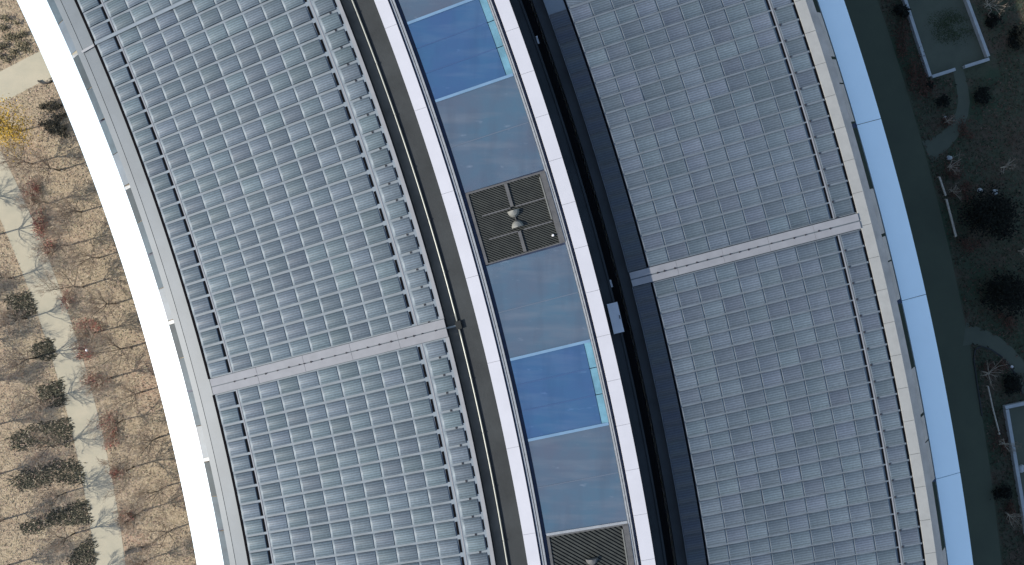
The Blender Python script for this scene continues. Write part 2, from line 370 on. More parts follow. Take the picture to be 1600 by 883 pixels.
# stepped gutters and trims between coping and glass
for r0, r1, z, m in ((208.68, 208.80, 20.60, 'trim_dark'), (208.80, 208.92, 20.70, 'trim'), (208.92, 208.97, 20.58, 'trim_dark'), (208.97, 209.12, 20.68, 'trim'),
                     (209.12, 209.40, 20.36, 'trim_dark'), (215.62, 215.74, 20.56, 'trim'), (215.74, 215.79, 20.5, 'trim_dark'), (215.79, 215.88, 20.62, 'trim'),
                     (215.88, 216.09, 20.46, 'trim_dark')):
    bs('glazing_trim', M[m], r0, z, r1, z, A0, A1, 0.2)
skl = bs('skylight', M['trim_dark'], 209.41, 20.36, 215.61, 20.36, A0, A1, 0.3)
tag(skl, 'glazed strip of blue and grey panes between the white copings')
skl_mods = []
for p in range(-1, 3):
    o = 7.2 * p
    skl_mods += [('blue', 11.70 + o, 13.39 + o), ('grey', 13.39 + o, 15.37 + o), ('vent', 15.37 + o, 16.92 + o), ('grey', 16.92 + o, 18.89 + o)]
for kind, a0, a1 in skl_mods:
    if kind == 'vent' or a1 < 4 or a0 > 27: continue
    m = M['glass_blue'] if kind == 'blue' else M['glass_grey']
    cuts = (0.0, 0.36, 0.68, 1.0) if kind == 'blue' else (0.0, 0.5, 1.0)
    r1 = 215.05 if kind == 'blue' else 215.60
    for c0, c1 in zip(cuts, cuts[1:]):
        e0, e1 = a0 + (a1 - a0) * c0, a0 + (a1 - a0) * c1
        jz = random.uniform(-0.004, 0.012)
        bs('glass_pane', m, 209.42, 20.50 + jz, r1, 20.50 - jz, e0 + 0.003, e1 - 0.003, 0.08, n=3, parent=skl)
        if c1 < 1: bs('seam', M['seam_blue' if kind == 'blue' else 'seam'], 209.43, 20.525, r1 - .05, 20.505, e1 - 0.009, e1 + 0.009, 0.05, n=1, parent=skl)
        if kind == 'blue':
            bs('glass_pane', M['glass_cyan'], 215.08, 20.47, 215.60, 20.53, e0 + 0.008, e1 - 0.008, 0.06, n=3, parent=skl)
    if kind == 'blue':
        for a in (a0, a1): bs('mullion', M['mullion'], 209.42, 20.57, 215.58, 20.57, a - 0.028, a + 0.028, 0.12, n=1, parent=skl)

# ------------------------------------------------------------------ roof vents (louvred grilles with bars and twin cowls)
def roof_vent(a0, a1, label, pitch, cowl, bars=True):
    am = (a0 + a1) / 2; rm = 212.5; x, y = polar(rm, am)
    t = empty('roof_vent', (x, y, 20.37), R(am))
    tag(t, label, 'roof vent', 'louvred roof vents in the glass strip')
    hx, hy = 3.09, (R(a1 - a0) * rm) / 2 - 0.03
    f = MB()
    f.box(-hx, hx, -hy, -hy + 0.10, 0, 0.22); f.box(-hx, hx, hy - 0.10, hy, 0, 0.22)
    f.box(-hx, -hx + 0.20, -hy + 0.10, hy - 0.10, 0, 0.2); f.box(hx - 0.42, hx, -hy + 0.10, hy - 0.10, 0, 0.24)
    f.build('frame', M['vent_bar'], t)
    b = MB(); b.box(-hx + .15, hx - .4, -hy + .08, hy - .1, 0.004, 0.02); b.build('tray', M['deck_dark'], t)
    # slats run diagonally, clipped to the frame
    ux, uy = cos(R(-38)), sin(R(-38)); x0, x1, y0, y1 = -hx + .20, hx - .42, -hy + .10, hy - .10
    L = []
    d = -5.0
    while d < 5.0:
        cx_, cy_ = -uy * d, ux * d; lo, hi = -9, 9
        for o_, u_, mn, mx_ in ((cx_, ux, x0, x1), (cy_, uy, y0, y1)):
            p, q = (mn - o_) / u_, (mx_ - o_) / u_
            lo = max(lo, min(p, q)); hi = min(hi, max(p, q))
        if hi - lo > 0.3:
            s = MB(); s.bar((cx_ + ux * lo, cy_ + uy * lo, 0.13), (cx_ + ux * hi, cy_ + uy * hi, 0.13), pitch * .58, 0.03)
            s.build('slat', M['louvre'], t)
        d += pitch
    s = MB(); s.box(-hx + .02, hx - .02, hy + .005, hy + (.05 if bars else .2), 0.08, 0.2); s.build('sill', M['vent_bar' if bars else 'trim'], t)
    for yy, xa, xb in () if not bars else ((hy * 0.30, -hx + .75, -0.15), (hy * 0.30, 0.25, hx - .5), (-hy * 0.36, -hx + .75, -0.1), (-hy * 0.36, 0.35, hx - .5)):
        s = MB(); s.box(xa, xb, yy - 0.05, yy + 0.05, 0.17, 0.25); s.build('bar', M['vent_bar'], t)
    for ya, yb in ((-hy * .9, .1),) if not bars else ((hy * 0.30, hy - .10), (-hy + .10, -hy * 0.36)):
        s = MB(); s.box(-0.12, 0.12, ya + .06, yb - .01, 0.16, 0.23); s.build('bar', M['vent_bar'], t)
    s = MB(); s.box(-0.02, 0.02, -0.45, 0.4, 0.17, 0.24); s.build('bar', M['vent_bar'], t)
    s = MB(); s.box(hx - .55, hx - .46, -hy * .3, hy - .35, 0.2, 0.27); s.build('bar', M['fan'], t)
    for yy, sg in ((0.40, 1), (-0.50, -1)):                     # two half-round cowls, flat sides outward
        s = MB(); n = 10; top = []; bot = []
        for i in range(n + 1):
            a = pi * i / n; top.append((0.30 * cos(a), yy - sg * (0.40 * sin(a)) + sg * .2, 0.42)); bot.append((0.46 * cos(a), yy - sg * 0.52 * sin(a) + sg * .2, 0.16))
        v = top + bot + [(0, yy + sg * .2, 0.52)]; f = [(i, i + 1, n + 2 + i, n + 1 + i) for i in range(n)] + [(i, i + 1, 2 * n + 2) for i in range(n)]
        f += [(0, 2 * n + 2, n, 2 * n + 1, n + 1)]
        s.add(v, f); s.build('cowl', M[cowl], t)
    s = MB(); s.tube([(hx - .75, -hy + .75, .16), (hx - .75, -hy + .75, .42)], [0.10, 0.07], 8); s.build('valve', M['hatch'], t)
    return t
roof_vent(15.39, 16.90, 'dark louvred roof vent with pale bars, midway along the glass strip', .165, 'fan')
roof_vent(8.19, 9.70, 'dark louvred roof vent at the bottom end of the glass strip', .235, 'vent_bar', False)

# ------------------------------------------------------------------ solar arrays
def panel_mesh(name, r0, r1, dphi, gap_t, m, bow, frame_m=None, rim=0.05, rim2=None):
    """one panel: a rib-faced sheet bowed a little across its length, pale end rims, dark skirt all round"""
    rm = (r0 + r1) / 2; v = []; n = 8; rim2 = rim2 or rim; xs = [r0, r0 + rim] + [r0 + rim + (r1 - r0 - rim - rim2) * i / (n - 2) for i in range(1, n - 2)] + [r1 - rim2, r1]
    for x in xs:
        h = R(dphi) * x / 2 - gap_t / 2; u = 2 * (x - r0) / (r1 - r0) - 1; z = bow * (1 - u * u)
        v += [(x - rm, -h, z), (x - rm, h, z)]
    top = [(2 * i, 2 * i + 2, 2 * i + 3, 2 * i + 1) for i in range(n)]
    k = len(v); v += [(x, y, -0.09) for x, y, z in v]; f = list(top)
    for i in range(n):
        f.append((2 * i, 2 * i + k, 2 * i + 2 + k, 2 * i + 2)); f.append((2 * i + 1, 2 * i + 3, 2 * i + 3 + k, 2 * i + 1 + k))
    f.append((0, 1, 1 + k, k)); f.append((2 * n, 2 * n + k, 2 * n + 1 + k, 2 * n + 1))
    me = mesh(name, v, f); me.polygons.foreach_set('use_smooth', [True] * n + [False] * (len(f) - n))
    me.materials.append(m); me.materials.append(frame_m or m); me.materials.append(M['skirt'])
    for q, p in enumerate(me.polygons): p.material_index = 1 if q in (0, n - 1) else (0 if q < n else 2)
    return me

def solar_array(label, inner, rows, extra, dphi):
    """rows: lower angle of every row; extra: rows beyond the picture, joined"""
    t = empty('solar_array', (*polar(195 if inner else 229, rows[len(rows) // 2]), 16.4))
    tag(t, label, 'solar array', 'solar arrays on the ring roof')
    if inner:
        cols = [(185.86, 187.36)] + [(187.74 + 1.642 * j, 187.74 + 1.642 * j + 1.615) for j in range(9)] + [(203.10, 204.62)]
        zf = lambda r: 16.88 + (r - 185.7) * (1.30 / 19.44); ry = -math.atan(1.30 / 19.44); gt, tilt, m, bow, fm, lift = 0.21, 1.5, M['panel_in'], .058, M['rim_in'], .045
    else:
        cols = [(221.62 + 1.676 * j, 221.62 + 1.676 * j + 1.65) for j in range(9)] + [(237.12, 238.72)]
        zf = lambda r: 18.18 - (r - 219.9) * (1.30 / 19.0); ry = math.atan(1.30 / 19.0); gt, tilt, m, bow, fm, lift = 0.145, 0.8, M['panel_out'], -.046, M['rim_out'], .062
    loc0 = t.location
    ms = []
    for j, (r0, r1) in enumerate(cols): ms.append(panel_mesh('solar_panel', r0, r1, dphi, gt, m, bow, fm, .17 if inner else .05, .05 if inner else .12))
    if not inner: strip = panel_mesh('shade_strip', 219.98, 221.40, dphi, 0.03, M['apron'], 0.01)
    a0, a1 = min(rows + extra), max(rows + extra) + dphi
    # pale mounting sheet under the rows, with a pale border
    fr = MB()
    if inner: parts = ((185.78, 205.14),)
    else: parts = ((219.94, 238.86),)
    for r0, r1 in parts: fr.sector(r0, zf(r0), r1, zf(r1), a0, a1, 0.12, ox=loc0[0], oy=loc0[1])
    o = fr.build('mounting_frame', M['rail'] if inner else M['rail_out'], t); o.location.z = -loc0[2]
    bd = MB()
    for r0, r1, dz in (((204.86, 205.14, .03), (202.88, 202.97, .02), (187.60, 187.68, .02)) if inner else ((236.95, 237.04, .02),)):
        bd.sector(r0, zf(r0) + dz, r1, zf(r1) + dz, a0, a1, 0.07, ox=loc0[0], oy=loc0[1])
    o = bd.build('border_rail', M['rail_warm'], t); o.location.z = -loc0[2]
    rng = random.Random(int(a0 * 100))
    for a in rows:
        am = a + dphi / 2
        for j, (r0, r1) in enumerate(cols):
            rm = (r0 + r1) / 2; x, y = polar(rm, am)
            p = link('solar_panel', ms[j], None, t)
            p.location = (x - loc0[0], y - loc0[1], zf(rm) + lift - loc0[2])
            p.rotation_euler = (R(-tilt + rng.gauss(0, 0.3)), ry + R(rng.gauss(0, 0.45)), R(am))
        if not inner:
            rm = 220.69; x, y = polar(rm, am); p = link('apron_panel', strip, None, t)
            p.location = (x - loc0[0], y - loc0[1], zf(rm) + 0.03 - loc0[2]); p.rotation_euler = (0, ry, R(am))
    ex = MB()
    for a in extra:
        for r0, r1 in cols: ex.sector(r0, zf(r0) + .05, r1, zf(r1) + .05, a + 0.03, a + dphi - 0.03, 0.05, n=1, ox=loc0[0], oy=loc0[1])
    if extra: o = ex.build('solar_panel', m, t); o.location.z = -loc0[2]; o['kind'] = 'stuff'
    # dark rubber slots between the column groups, one per row, and row clamps
    sl = MB(); cl = MB()
    for a in rows + extra:
        if inner: sp_ = ((185.62, 185.84, 0, 1), (187.39, 187.56, .08, .92), (202.56, 202.75, .12, .86), (204.67, 204.79, .18, .76))
        else: sp_ = ((221.42, 221.58, 0.0, 1), (236.76, 236.92, .04, .96), (238.75, 238.90, .05, .93))
        for r0, r1, f0, f1 in sp_:
            sl.sector(r0, zf(r0) + .008, r1, zf(r1) + .008, a + dphi * f0, a + dphi * f1, 0.03, n=1, ox=loc0[0], oy=loc0[1])
        rc = 203.95 + 0.12 * rng.uniform(-1, 1) if inner else 237.16
        cl.sector(rc, zf(rc) + .05, rc + .13, zf(rc) + .05, a - 0.02, a + 0.022, 0.08, n=1, ox=loc0[0], oy=loc0[1])
    o = sl.build('rubber_joint', M['rubber'], t); o.location.z = -loc0[2]; o['kind'] = 'stuff'
    o = cl.build('row_clamp', M['bolt'], t); o.location.z = -loc0[2]; o['kind'] = 'stuff'
    return t
PI_, PO = 0.395, 0.3215
solar_array('grey solar array beside the courtyard canopy, above the pale cross walkway', True, [14.53 + PI_ * k for k in range(26)], [14.53 + PI_ * k for k in range(26, 38)], PI_)
solar_array('grey solar array beside the courtyard canopy, below the pale cross walkway', True, [14.12 - PI_ * k for k in range(1, 14)], [14.12 - PI_ * k for k in range(14, 26)], PI_)
solar_array('darker solar array on the road side, above the pale cross walkway', False, [14.50 + PO * k for k in range(17)], [14.50 + PO * k for k in range(17, 40)], PO)
solar_array('darker solar array on the road side, below the pale cross walkway', False, [14.18 - PO * k for k in range(1, 24)], [14.18 - PO * k for k in range(24, 38)], PO)

# ------------------------------------------------------------------ cross walkways, pipe, hatch, small roof things
def walkway(label, r0, z0, r1, z1, a0, a1, dots, seed):
    rm = (r0 + r1) / 2; x, y = polar(rm, (a0 + a1) / 2)
    t = empty('roof_walkway', (x, y, 17.2)); tag(t, label, 'walkway', 'cross walkways on the roof')
    am = (a0 + a1) / 2; n = 5
    for i in range(n):
        p0, p1 = r0 + (r1 - r0) * i / n, r0 + (r1 - r0) * (i + 1) / n
        q0, q1 = z0 + (z1 - z0) * i / n, z0 + (z1 - z0) * (i + 1) / n
        for b0, b1 in ((a0 + .006, am - .012), (am + .012, a1 - .006)):
            b = MB(); b.sector(p0 + .01, q0, p1 - .01, q1, b0, b1, 0.1, n=1, ox=x, oy=y)
            o = b.build('plank', M['walk'], t); o.location.z = -17.2
    b = MB(); b.sector(r0, z0 - .05, r1, z1 - .05, a0, a1, 0.1, n=1, ox=x, oy=y)
    o = b.build('tray', M['ledge'], t); o.location.z = -17.2
    rng = random.Random(seed)
    for f in dots:
        r = r0 + (r1 - r0) * f; z = z0 + (z1 - z0) * f; px, py = polar(r, am + rng.uniform(-.008, .008))
        b = MB(); s = rng.uniform(.06, .1); b.tube([(px - x, py - y, z - .02), (px - x, py - y, z + .02)], [s, s * .8], 8)
        o = b.build('anchor', M['bolt'], t); o.location.z = -17.2
    return t
walkway('pale walkway crossing the solar field beside the courtyard canopy', 185.75, 16.97, 205.12, 18.26, 14.125, 14.525,
        (0.10, .145, .19, .235, .285, .335, .38, .40, .43, .475, .53, .58, .625, .67, .72, .77, .83, .865, .90, .955), 3)
walkway('pale walkway with a dark centre groove on the road side roof', 219.98, 18.20, 238.9, 17.03, 14.19, 14.49,
        (.115, .145, .19, .24, .285, .33, .39, .43, .47, .51, .55, .61, .66, .71, .76, .82, .87), 5)
b = MB()                                      # narrow flat strip between rows near the top left
t = empty('cable_tray', (*polar(195, 23.22), 17.0)); tag(t, 'narrow pale cable tray between panel rows near the top left', 'cable tray')
b = MB(); b.sector(185.8, 17.02, 200, 17.98, 23.185, 23.265, 0.06, n=1, ox=t.location.x, oy=t.location.y); o = b.build('lid', M['rail'], t); o.location.z = -17.0
b = MB(); b.sector(184.4, 16.60, 185.75, 16.88, 23.19, 23.25, 0.06, n=1, ox=t.location.x, oy=t.location.y); o = b.build('end_cap', M['rail_warm'], t); o.location.z = -17.0
# drain pipe in the gutter beside the inner array
pz = 17.72
t = empty('drain_pipe', (*polar(206.04, 14.3), pz)); tag(t, 'long thin pale pipe in the dark gutter beside the courtyard side panels', 'pipe')
def pipe_run(a0, a1, name='pipe_run'):
    b = MB(); n = int((a1 - a0) / 0.25); b.tube([(polar(206.04, a0 + (a1 - a0) * i / n)[0] - t.location.x, polar(206.04, a0 + (a1 - a0) * i / n)[1] - t.location.y, 0) for i in range(n + 1)], 0.085, 6)
    b.build(name, M['pipe'], t, True)
pipe_run(A0 + 2, 14.28); pipe_run(14.36, A1 - 3)
b = MB(); b.sector(205.85, 17.85, 206.28, 17.85, 14.22, 14.40, 0.3, n=1, ox=t.location.x, oy=t.location.y); o = b.build('junction_box', M['deck_dark'], t); o.location.z = -pz
b = MB(); b.sector(205.1, 17.9, 205.86, 17.82, 14.29, 14.33, 0.06, n=1, ox=t.location.x, oy=t.location.y); o = b.build('branch', M['pipe'], t); o.location.z = -pz
for k in range(-6, 12):
    a = 14.3 + 1.2 * k
    if k: 
        b = MB(); b.sector(205.92, 17.78, 206.16, 17.78, a - .012, a + .012, 0.34, n=1, ox=t.location.x, oy=t.location.y); o = b.build('pipe_clip', M['bolt'], t); o.location.z = -pz
# access hatch and a small sensor on the shaded deck
x, y, z = survey(962, 497, 17.9)
t = empty('access_hatch', (x, y, 17.63), R(13.4)); tag(t, 'pale rectangular hatch lid lying on the shaded gutter beside the glass strip', 'hatch')
b = MB(); b.box(-.38, .38, -1.15, 1.15, 0, .12); b.build('upstand', M['trim'], t)
b = MB(); b.box(-.42, .42, -1.2, 1.2, .12, .2); o = b.build('lid', M['hatch'], t); o.rotation_euler = (0, R(1.5), 0)
b = MB(); b.box(.3, .36, -.15, .15, .2, .24); b.build('handle', M['bolt'], t)
for (px, py), lb in (((840, 62), 'small pale fitting on the shaded gutter near the top of the picture'), ((955, 443), 'small pale fitting on the shaded gutter in line with the walkway')):
    x, y, z = survey(px, py, 17.8); t = empty('gutter_fitting', (x, y, 17.63), R(17)); tag(t, lb, 'fitting', 'gutter fittings')
    b = MB(); b.box(-.07, .07, -.3, .3, 0, .12); b.build('body', M['trim'], t)
    b = MB(); b.tube([(0, .2, .1), (0, .2, .34)], [.07, .05], 8); b.build('cap', M['hatch'], t)

# ------------------------------------------------------------------ plants
def shade(rg, cols, lo, hi):
    k = rg.uniform(lo, hi); return tuple(x * k for x in rg.choice(cols))
def vadd(a, b): return tuple(a[i] + b[i] for i in range(3))
def bare_tree(seed, h, spread, twig_cols, dens=1.0, thick=1.0):
    """leafless tree: tapered trunk with limbs, and a crown of branches and twigs"""
    rg = random.Random(seed); tr = MB(); cr = MB()
    top = (rg.uniform(-.15, .15), rg.uniform(-.15, .15), h * 0.42)
    tr.tube([(0, 0, -.05), (top[0] * .3, top[1] * .4, h * .18), top], [0.10 * thick, 0.075 * thick, 0.055 * thick], 7)
    nl = rg.randint(7, 9)
    def grow(p, d, l, r, depth, mb):
        q = vadd(p, tuple(d[k] * l * .5 + rg.uniform(-.06, .06) * l for k in range(3)))
        e = vadd(q, tuple(d[k] * l * .5 + (0, 0, .10)[k] * l for k in range(3)))
        if depth <= 1: mb.tube([p, q, e], [r, r * .75, r * .5], 5 if depth == 0 else 4, cap=False)
        else: cr.tube([p, q, e], [r, r * .8, r * .45], 3, c=shade(rg, twig_cols, .7, 1.25), cap=False)
        if depth == 3: return
        n = int((4, 6, 6)[depth] * dens + rg.random())
        for i in range(n):
            f = rg.uniform(.25, 1.0); s = vadd(p, tuple((e[k] - p[k]) * f for k in range(3)))
            a = rg.uniform(0, 2 * pi); o = (cos(a), sin(a), rg.uniform(-.2, .75))
            nd = tuple(d[k] * .75 + o[k] * .75 for k in range(3)); ln = math.sqrt(sum(x * x for x in nd)) or 1
            grow(s, tuple(x / ln for x in nd), l * rg.uniform(.45, .7), max(r * .5, .0075), depth + 1, mb)
    for i in range(nl):
        a = 2 * pi * i / nl + rg.uniform(-.4, .4); el = rg.uniform(.35, 1.25)
        d = (cos(a) * cos(el), sin(a) * cos(el), sin(el))
        s = tuple(top[k] * rg.uniform(.75, 1.0) for k in range(3))
        grow(s, d, spread * rg.uniform(.38, .52), 0.034 * thick, 0, tr)
    return tr.mesh('trunk', True), cr.mesh('crown')

def leaf_blob(seed, rx, ry, rz, n, size, cols, z0=0.0, hollow=.35):
    """foliage: leaf quads through an uneven ellipsoid of clumps"""
    rg = random.Random(seed); mb = MB(); cl = []
    for i in range(max(4, int(n / 90))):
        a = rg.uniform(0, 2 * pi); u = rg.uniform(-.5, 1); rr = math.sqrt(max(0, 1 - u * u * .8)) * rg.uniform(.35, 1)
        cl.append((rx * rr * cos(a), ry * rr * sin(a), z0 + rz * (u * .5 + .5), rg.uniform(.5, 1.2)))
    for i in range(n):
        c = rg.choice(cl); k = c[3] * .38
        p = (c[0] + rg.gauss(0, rx * k), c[1] + rg.gauss(0, ry * k), max(0.02, c[2] + rg.gauss(0, rz * .16)))
        a = rg.uniform(0, 2 * pi); t = rg.uniform(-.7, .7); s = size * rg.uniform(.5, 1.4); w_ = s * .55
        ux, uy, uz = cos(a) * cos(t), sin(a) * cos(t), sin(t); vx, vy = -sin(a), cos(a); t2 = rg.uniform(-.5, .5)
        mb.add([(p[0] - ux * s, p[1] - uy * s, p[2] - uz * s), (p[0] + vx * w_, p[1] + vy * w_, p[2] + t2 * w_), (p[0] + ux * s, p[1] + uy * s, p[2] + uz * s), (p[0] - vx * w_, p[1] - vy * w_, p[2] - t2 * w_)],
               [(0, 1, 2, 3)], shade(rg, cols, .65, 1.35))
    return mb.mesh('foliage')

TW = [(0.46, 0.38, 0.28), (0.54, 0.46, 0.35), (0.38, 0.30, 0.22), (0.48, 0.35, 0.28)]
variants = [bare_tree(11 + i, h, s, TW) for i, (h, s) in enumerate(((3.9, 3.6), (3.6, 3.8), (4.2, 3.7), (3.7, 3.3), (4.0, 3.9)))]
dense = [bare_tree(31 + i, h, s, TW, 1.25, 1.15) for i, (h, s) in enumerate(((4.2, 4.3), (4.4, 4.1), (4.0, 4.4)))]
def place_tree(name, vs, x, y, rz, sc, label, group, trunk_m='bark'):
    t = empty(name, (x, y, 0), rz); t.scale = (sc, sc, sc); tag(t, label, 'tree', group)
    link('trunk', vs[0], M[trunk_m], t); link('crown', vs[1], M['tint'], t)
    return t
ORD = ['first', 'second', 'third', 'fourth', 'fifth', 'sixth', 'seventh', 'eighth', 'ninth', 'tenth', 'eleventh', 'twelfth', 'thirteenth', 'fourteenth', 'fifteenth']
rg = random.Random(5)
rowA = [(92, 265), (129, 334), (156, 403), (181, 472), (206, 542), (225, 611), (246, 683), (261, 757), (273, 829), (283, 900)]
rowB = [(52, 255), (80, 315), (108, 383), (133, 451), (156, 520), (174, 589), (194, 657), (210, 729), (223, 799), (233, 872)]
rowC = [(-30, 315), (-8, 370), (18, 433), (40, 495), (58, 557), (76, 626), (91, 697), (103, 767), (117, 836), (127, 905)]
rowD = [(-75, 470), (-52, 535), (-32, 603), (-18, 668), (-6, 740), (4, 812), (14, 885)]
for nm, row, vs, ph in (('A', rowA, variants, 'nearest the white canopy'), ('B', rowB, variants, 'just right of the path'), ('C', rowC, variants, 'just left of the path'), ('D', rowD, dense, 'at the far left')):
    for i, (px, py) in enumerate(row):
        x, y, _ = survey(px + rg.uniform(-3, 3), py + rg.uniform(-3, 3))
        place_tree('orchard_tree', vs[(i * 3 + rg.randint(0, 1)) % len(vs)], x, y, rg.uniform(0, 2 * pi), rg.uniform(.88, 1.1),
                   '%s bare tree from the top in the row %s' % (ORD[i], ph), 'bare orchard trees in rows')
# the small yellow tree by the spur path
x, y, _ = survey(33, 205)
t = empty('yellow_tree', (x, y, 0)); tag(t, 'small tree with golden yellow leaves at the left edge by the spur path', 'tree')
tm, cm = bare_tree(77, 4.4, 3.6, [(0.30, 0.22, 0.08)]); link('trunk', tm, M['bark'], t)
link('crown', leaf_blob(78, 1.9, 1.9, 2.6, 2300, .085, [(0.50, 0.31, 0.035), (0.56, 0.37, 0.06), (0.42, 0.27, 0.06), (0.33, 0.22, 0.05)], 1.5), M['tint'], t)

# tree shade painted as dark leaf patches, and shrubs on the courtyard side
DK = [(0.06, 0.062, 0.044), (0.085, 0.085, 0.06), (0.05, 0.05, 0.036), (0.13, 0.115, 0.08)]  # tree shade put into the colour of flat leaf blades
def patch(px_poly, seed, cols, n, size, hgt, name, label, group, cat='plant', spread=.22, thin=.5, turn=None, ragged=.06):
    rg = random.Random(seed); P = [survey(*p)[:2] for p in px_poly]
    cx_ = sum(p[0] for p in P) / len(P); cy_ = sum(p[1] for p in P) / len(P)
    xs = [p[0] for p in P]; ys = [p[1] for p in P]; mb = MB(); k = 0
    def inside(x, y):
        c = False; j = len(P) - 1
        for i in range(len(P)):
            if (P[i][1] > y) != (P[j][1] > y) and x < (P[j][0] - P[i][0]) * (y - P[i][1]) / (P[j][1] - P[i][1]) + P[i][0]: c = not c
            j = i
        return c
    cl = []
    while len(cl) < max(10, n // (55 if turn is None else 7)):
        x, y = rg.uniform(min(xs), max(xs)), rg.uniform(min(ys), max(ys))
        if inside(x, y): cl.append((x, y))
    while k < n:
        c = rg.choice(cl); x, y = c[0] + rg.gauss(0, spread), c[1] + rg.gauss(0, spread * .6)
        if not inside(x + rg.gauss(0, ragged), y + rg.gauss(0, ragged)): continue
        k += 1; s = size * rg.uniform(.5, 1.5); a = rg.uniform(0, 2 * pi) if turn is None else turn + rg.gauss(0, .5); z = hgt * rg.random() ** 1.5 + .02; t1, t2 = rg.uniform(-.6, .6) * s, rg.uniform(-.5, .5) * s
        x -= cx_; y -= cy_
        mb.add([(x - cos(a) * s, y - sin(a) * s, max(.01, z - t1)), (x - sin(a) * s * thin, y + cos(a) * s * thin, z + t2 * thin), (x + cos(a) * s, y + sin(a) * s, z + t1), (x + sin(a) * s * thin, y - cos(a) * s * thin, z - t2 * thin)],
               [(0, 1, 2, 3)], shade(rg, cols, .6, 1.4))
    t = empty(name, (cx_, cy_, 0)); tag(t, label, cat, group); link('foliage', mb.mesh('foliage'), M['tint'], t)
    return t
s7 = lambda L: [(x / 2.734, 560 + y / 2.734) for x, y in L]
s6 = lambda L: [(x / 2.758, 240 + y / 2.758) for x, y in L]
dp = [(s6([(20, 620), (130, 590), (160, 690), (60, 720)]), 'topmost painted tree-shade patch left of the pale path'),
      (s6([(140, 830), (215, 795), (235, 850), (225, 890), (150, 880)]), 'second painted tree-shade patch from the top along the path edge'),
      (s7([(150, 130), (265, 90), (283, 192), (190, 215)]), 'third painted tree-shade patch from the top along the path edge'),
      (s7([(30, 340), (130, 285), (298, 252), (325, 378), (205, 372), (130, 380), (50, 400)]), 'fourth painted tree-shade patch from the top, wedge shaped'),
      (s7([(20, 520), (130, 460), (342, 418), (362, 530), (230, 540), (100, 568)]), 'fifth painted tree-shade patch from the top, long wedge reaching the path'),
      (s7([(85, 715), (240, 645), (376, 600), (394, 705), (240, 715), (110, 755)]), 'sixth painted tree-shade patch from the top, beside the path'),
      (s7([(290, 850), (395, 755), (416, 880), (300, 900)]), 'lowest painted tree-shade patch beside the path')]
for i, (p, lb) in enumerate(dp): patch(p, 100 + i, DK, 1100 if i in (0, 1, 2, 6) else 2000, .17, .05, 'shade_patch', lb, 'painted tree-shade patches', 'plant', .42, .24, R(14), .2)
patch([(63, 165), (92, 155), (118, 205), (108, 218), (80, 210), (64, 195)], 120, [(0.05, 0.05, 0.04), (0.085, 0.075, 0.055), (0.14, 0.12, 0.08)], 1500, .09, .6, 'shrub', 'grey green leaf patch painting the crown shadow of the yellow tree', None, 'shrub')  # dark leaves laid as the yellow tree's crown shadow
patch([(5, 20), (40, 40), (52, 85), (15, 105), (-20, 80)], 121, [(0.09, 0.085, 0.06), (0.16, 0.14, 0.09), (0.25, 0.21, 0.13)], 1700, .09, .5, 'shrub', 'grey mottled shrub bed in the top left corner', None, 'shrub')
RD = [(0.36, 0.125, 0.10), (0.30, 0.15, 0.12), (0.22, 0.10, 0.075), (0.30, 0.20, 0.13)]
for i, (px, py, rx, ry) in enumerate(((50, 306, .8, 1.5), (66, 352, .8, 1.3), (78, 384, .6, .9), (105, 462, .6, .9), (141, 512, 1.3, .9), (132, 548, 1.0, .7), (150, 596, 1.0, .8), (172, 662, .9, 1.4), (176, 690, .8, .8), (186, 735, .7, .9), (200, 812, .7, .9))):
    x, y, _ = survey(px, py); t = empty('red_shrub', (x, y, 0)); tag(t, '%s low reddish shrub from the top along the right edge of the path' % ORD[i], 'shrub', 'reddish shrubs along the path')
    link('foliage', leaf_blob(200 + i, rx, ry, .55, int(420 * rx * ry + 160), .07, RD), M['tint'], t)

# dry litter and low dead stems over both planted sides: uncountable
def litter(name, label, n, region, cols, size, seed, avoid):
    rg = random.Random(seed); mb = MB(); k = 0
    while k < n:
        px, py = rg.uniform(region[0], region[2]), rg.uniform(region[1], region[3])
        if avoid(px, py): continue
        k += 1
        x, y, _ = survey(px, py); s = size * rg.uniform(.4, 1.5); a = rg.uniform(0, 2 * pi); z = .03 + .10 * rg.random() ** 2; wd = s * rg.uniform(.12, .5)
        t1 = rg.uniform(-.5, .6) * s
        mb.add([(x - cos(a) * s, y - sin(a) * s, z), (x - sin(a) * wd, y + cos(a) * wd, z + .02), (x + cos(a) * s, y + sin(a) * s, z + abs(t1)), (x + sin(a) * wd, y - cos(a) * wd, z + .01)], [(0, 1, 2, 3)],
               shade(rg, cols, .65, 1.2))
    o = mb.build(name, M['tint']); tag(o, label, 'litter', kind='stuff'); return o
def on_left_hard(px, py):
    x, y, _ = survey(px, py); d = hypot(x - PC[0], y - PC[1])
    if 125.95 < d < 129.05 and py > 180: return True
    if hypot(x - CX, y - CY) > 184.5: return True
    yt = 112 - px * 0.52; yb = 162 - px * 0.52
    return yt < py < yb
litter('leaf_litter', 'dry leaves, stems and straw over the courtyard beds', 52000, (-40, -40, 330, 930),
       [(0.40, 0.335, 0.24), (0.49, 0.425, 0.32), (0.37, 0.29, 0.215), (0.43, 0.315, 0.25), (0.28, 0.225, 0.165), (0.38, 0.345, 0.225), (0.21, 0.18, 0.135)], .095, 1, on_left_hard)
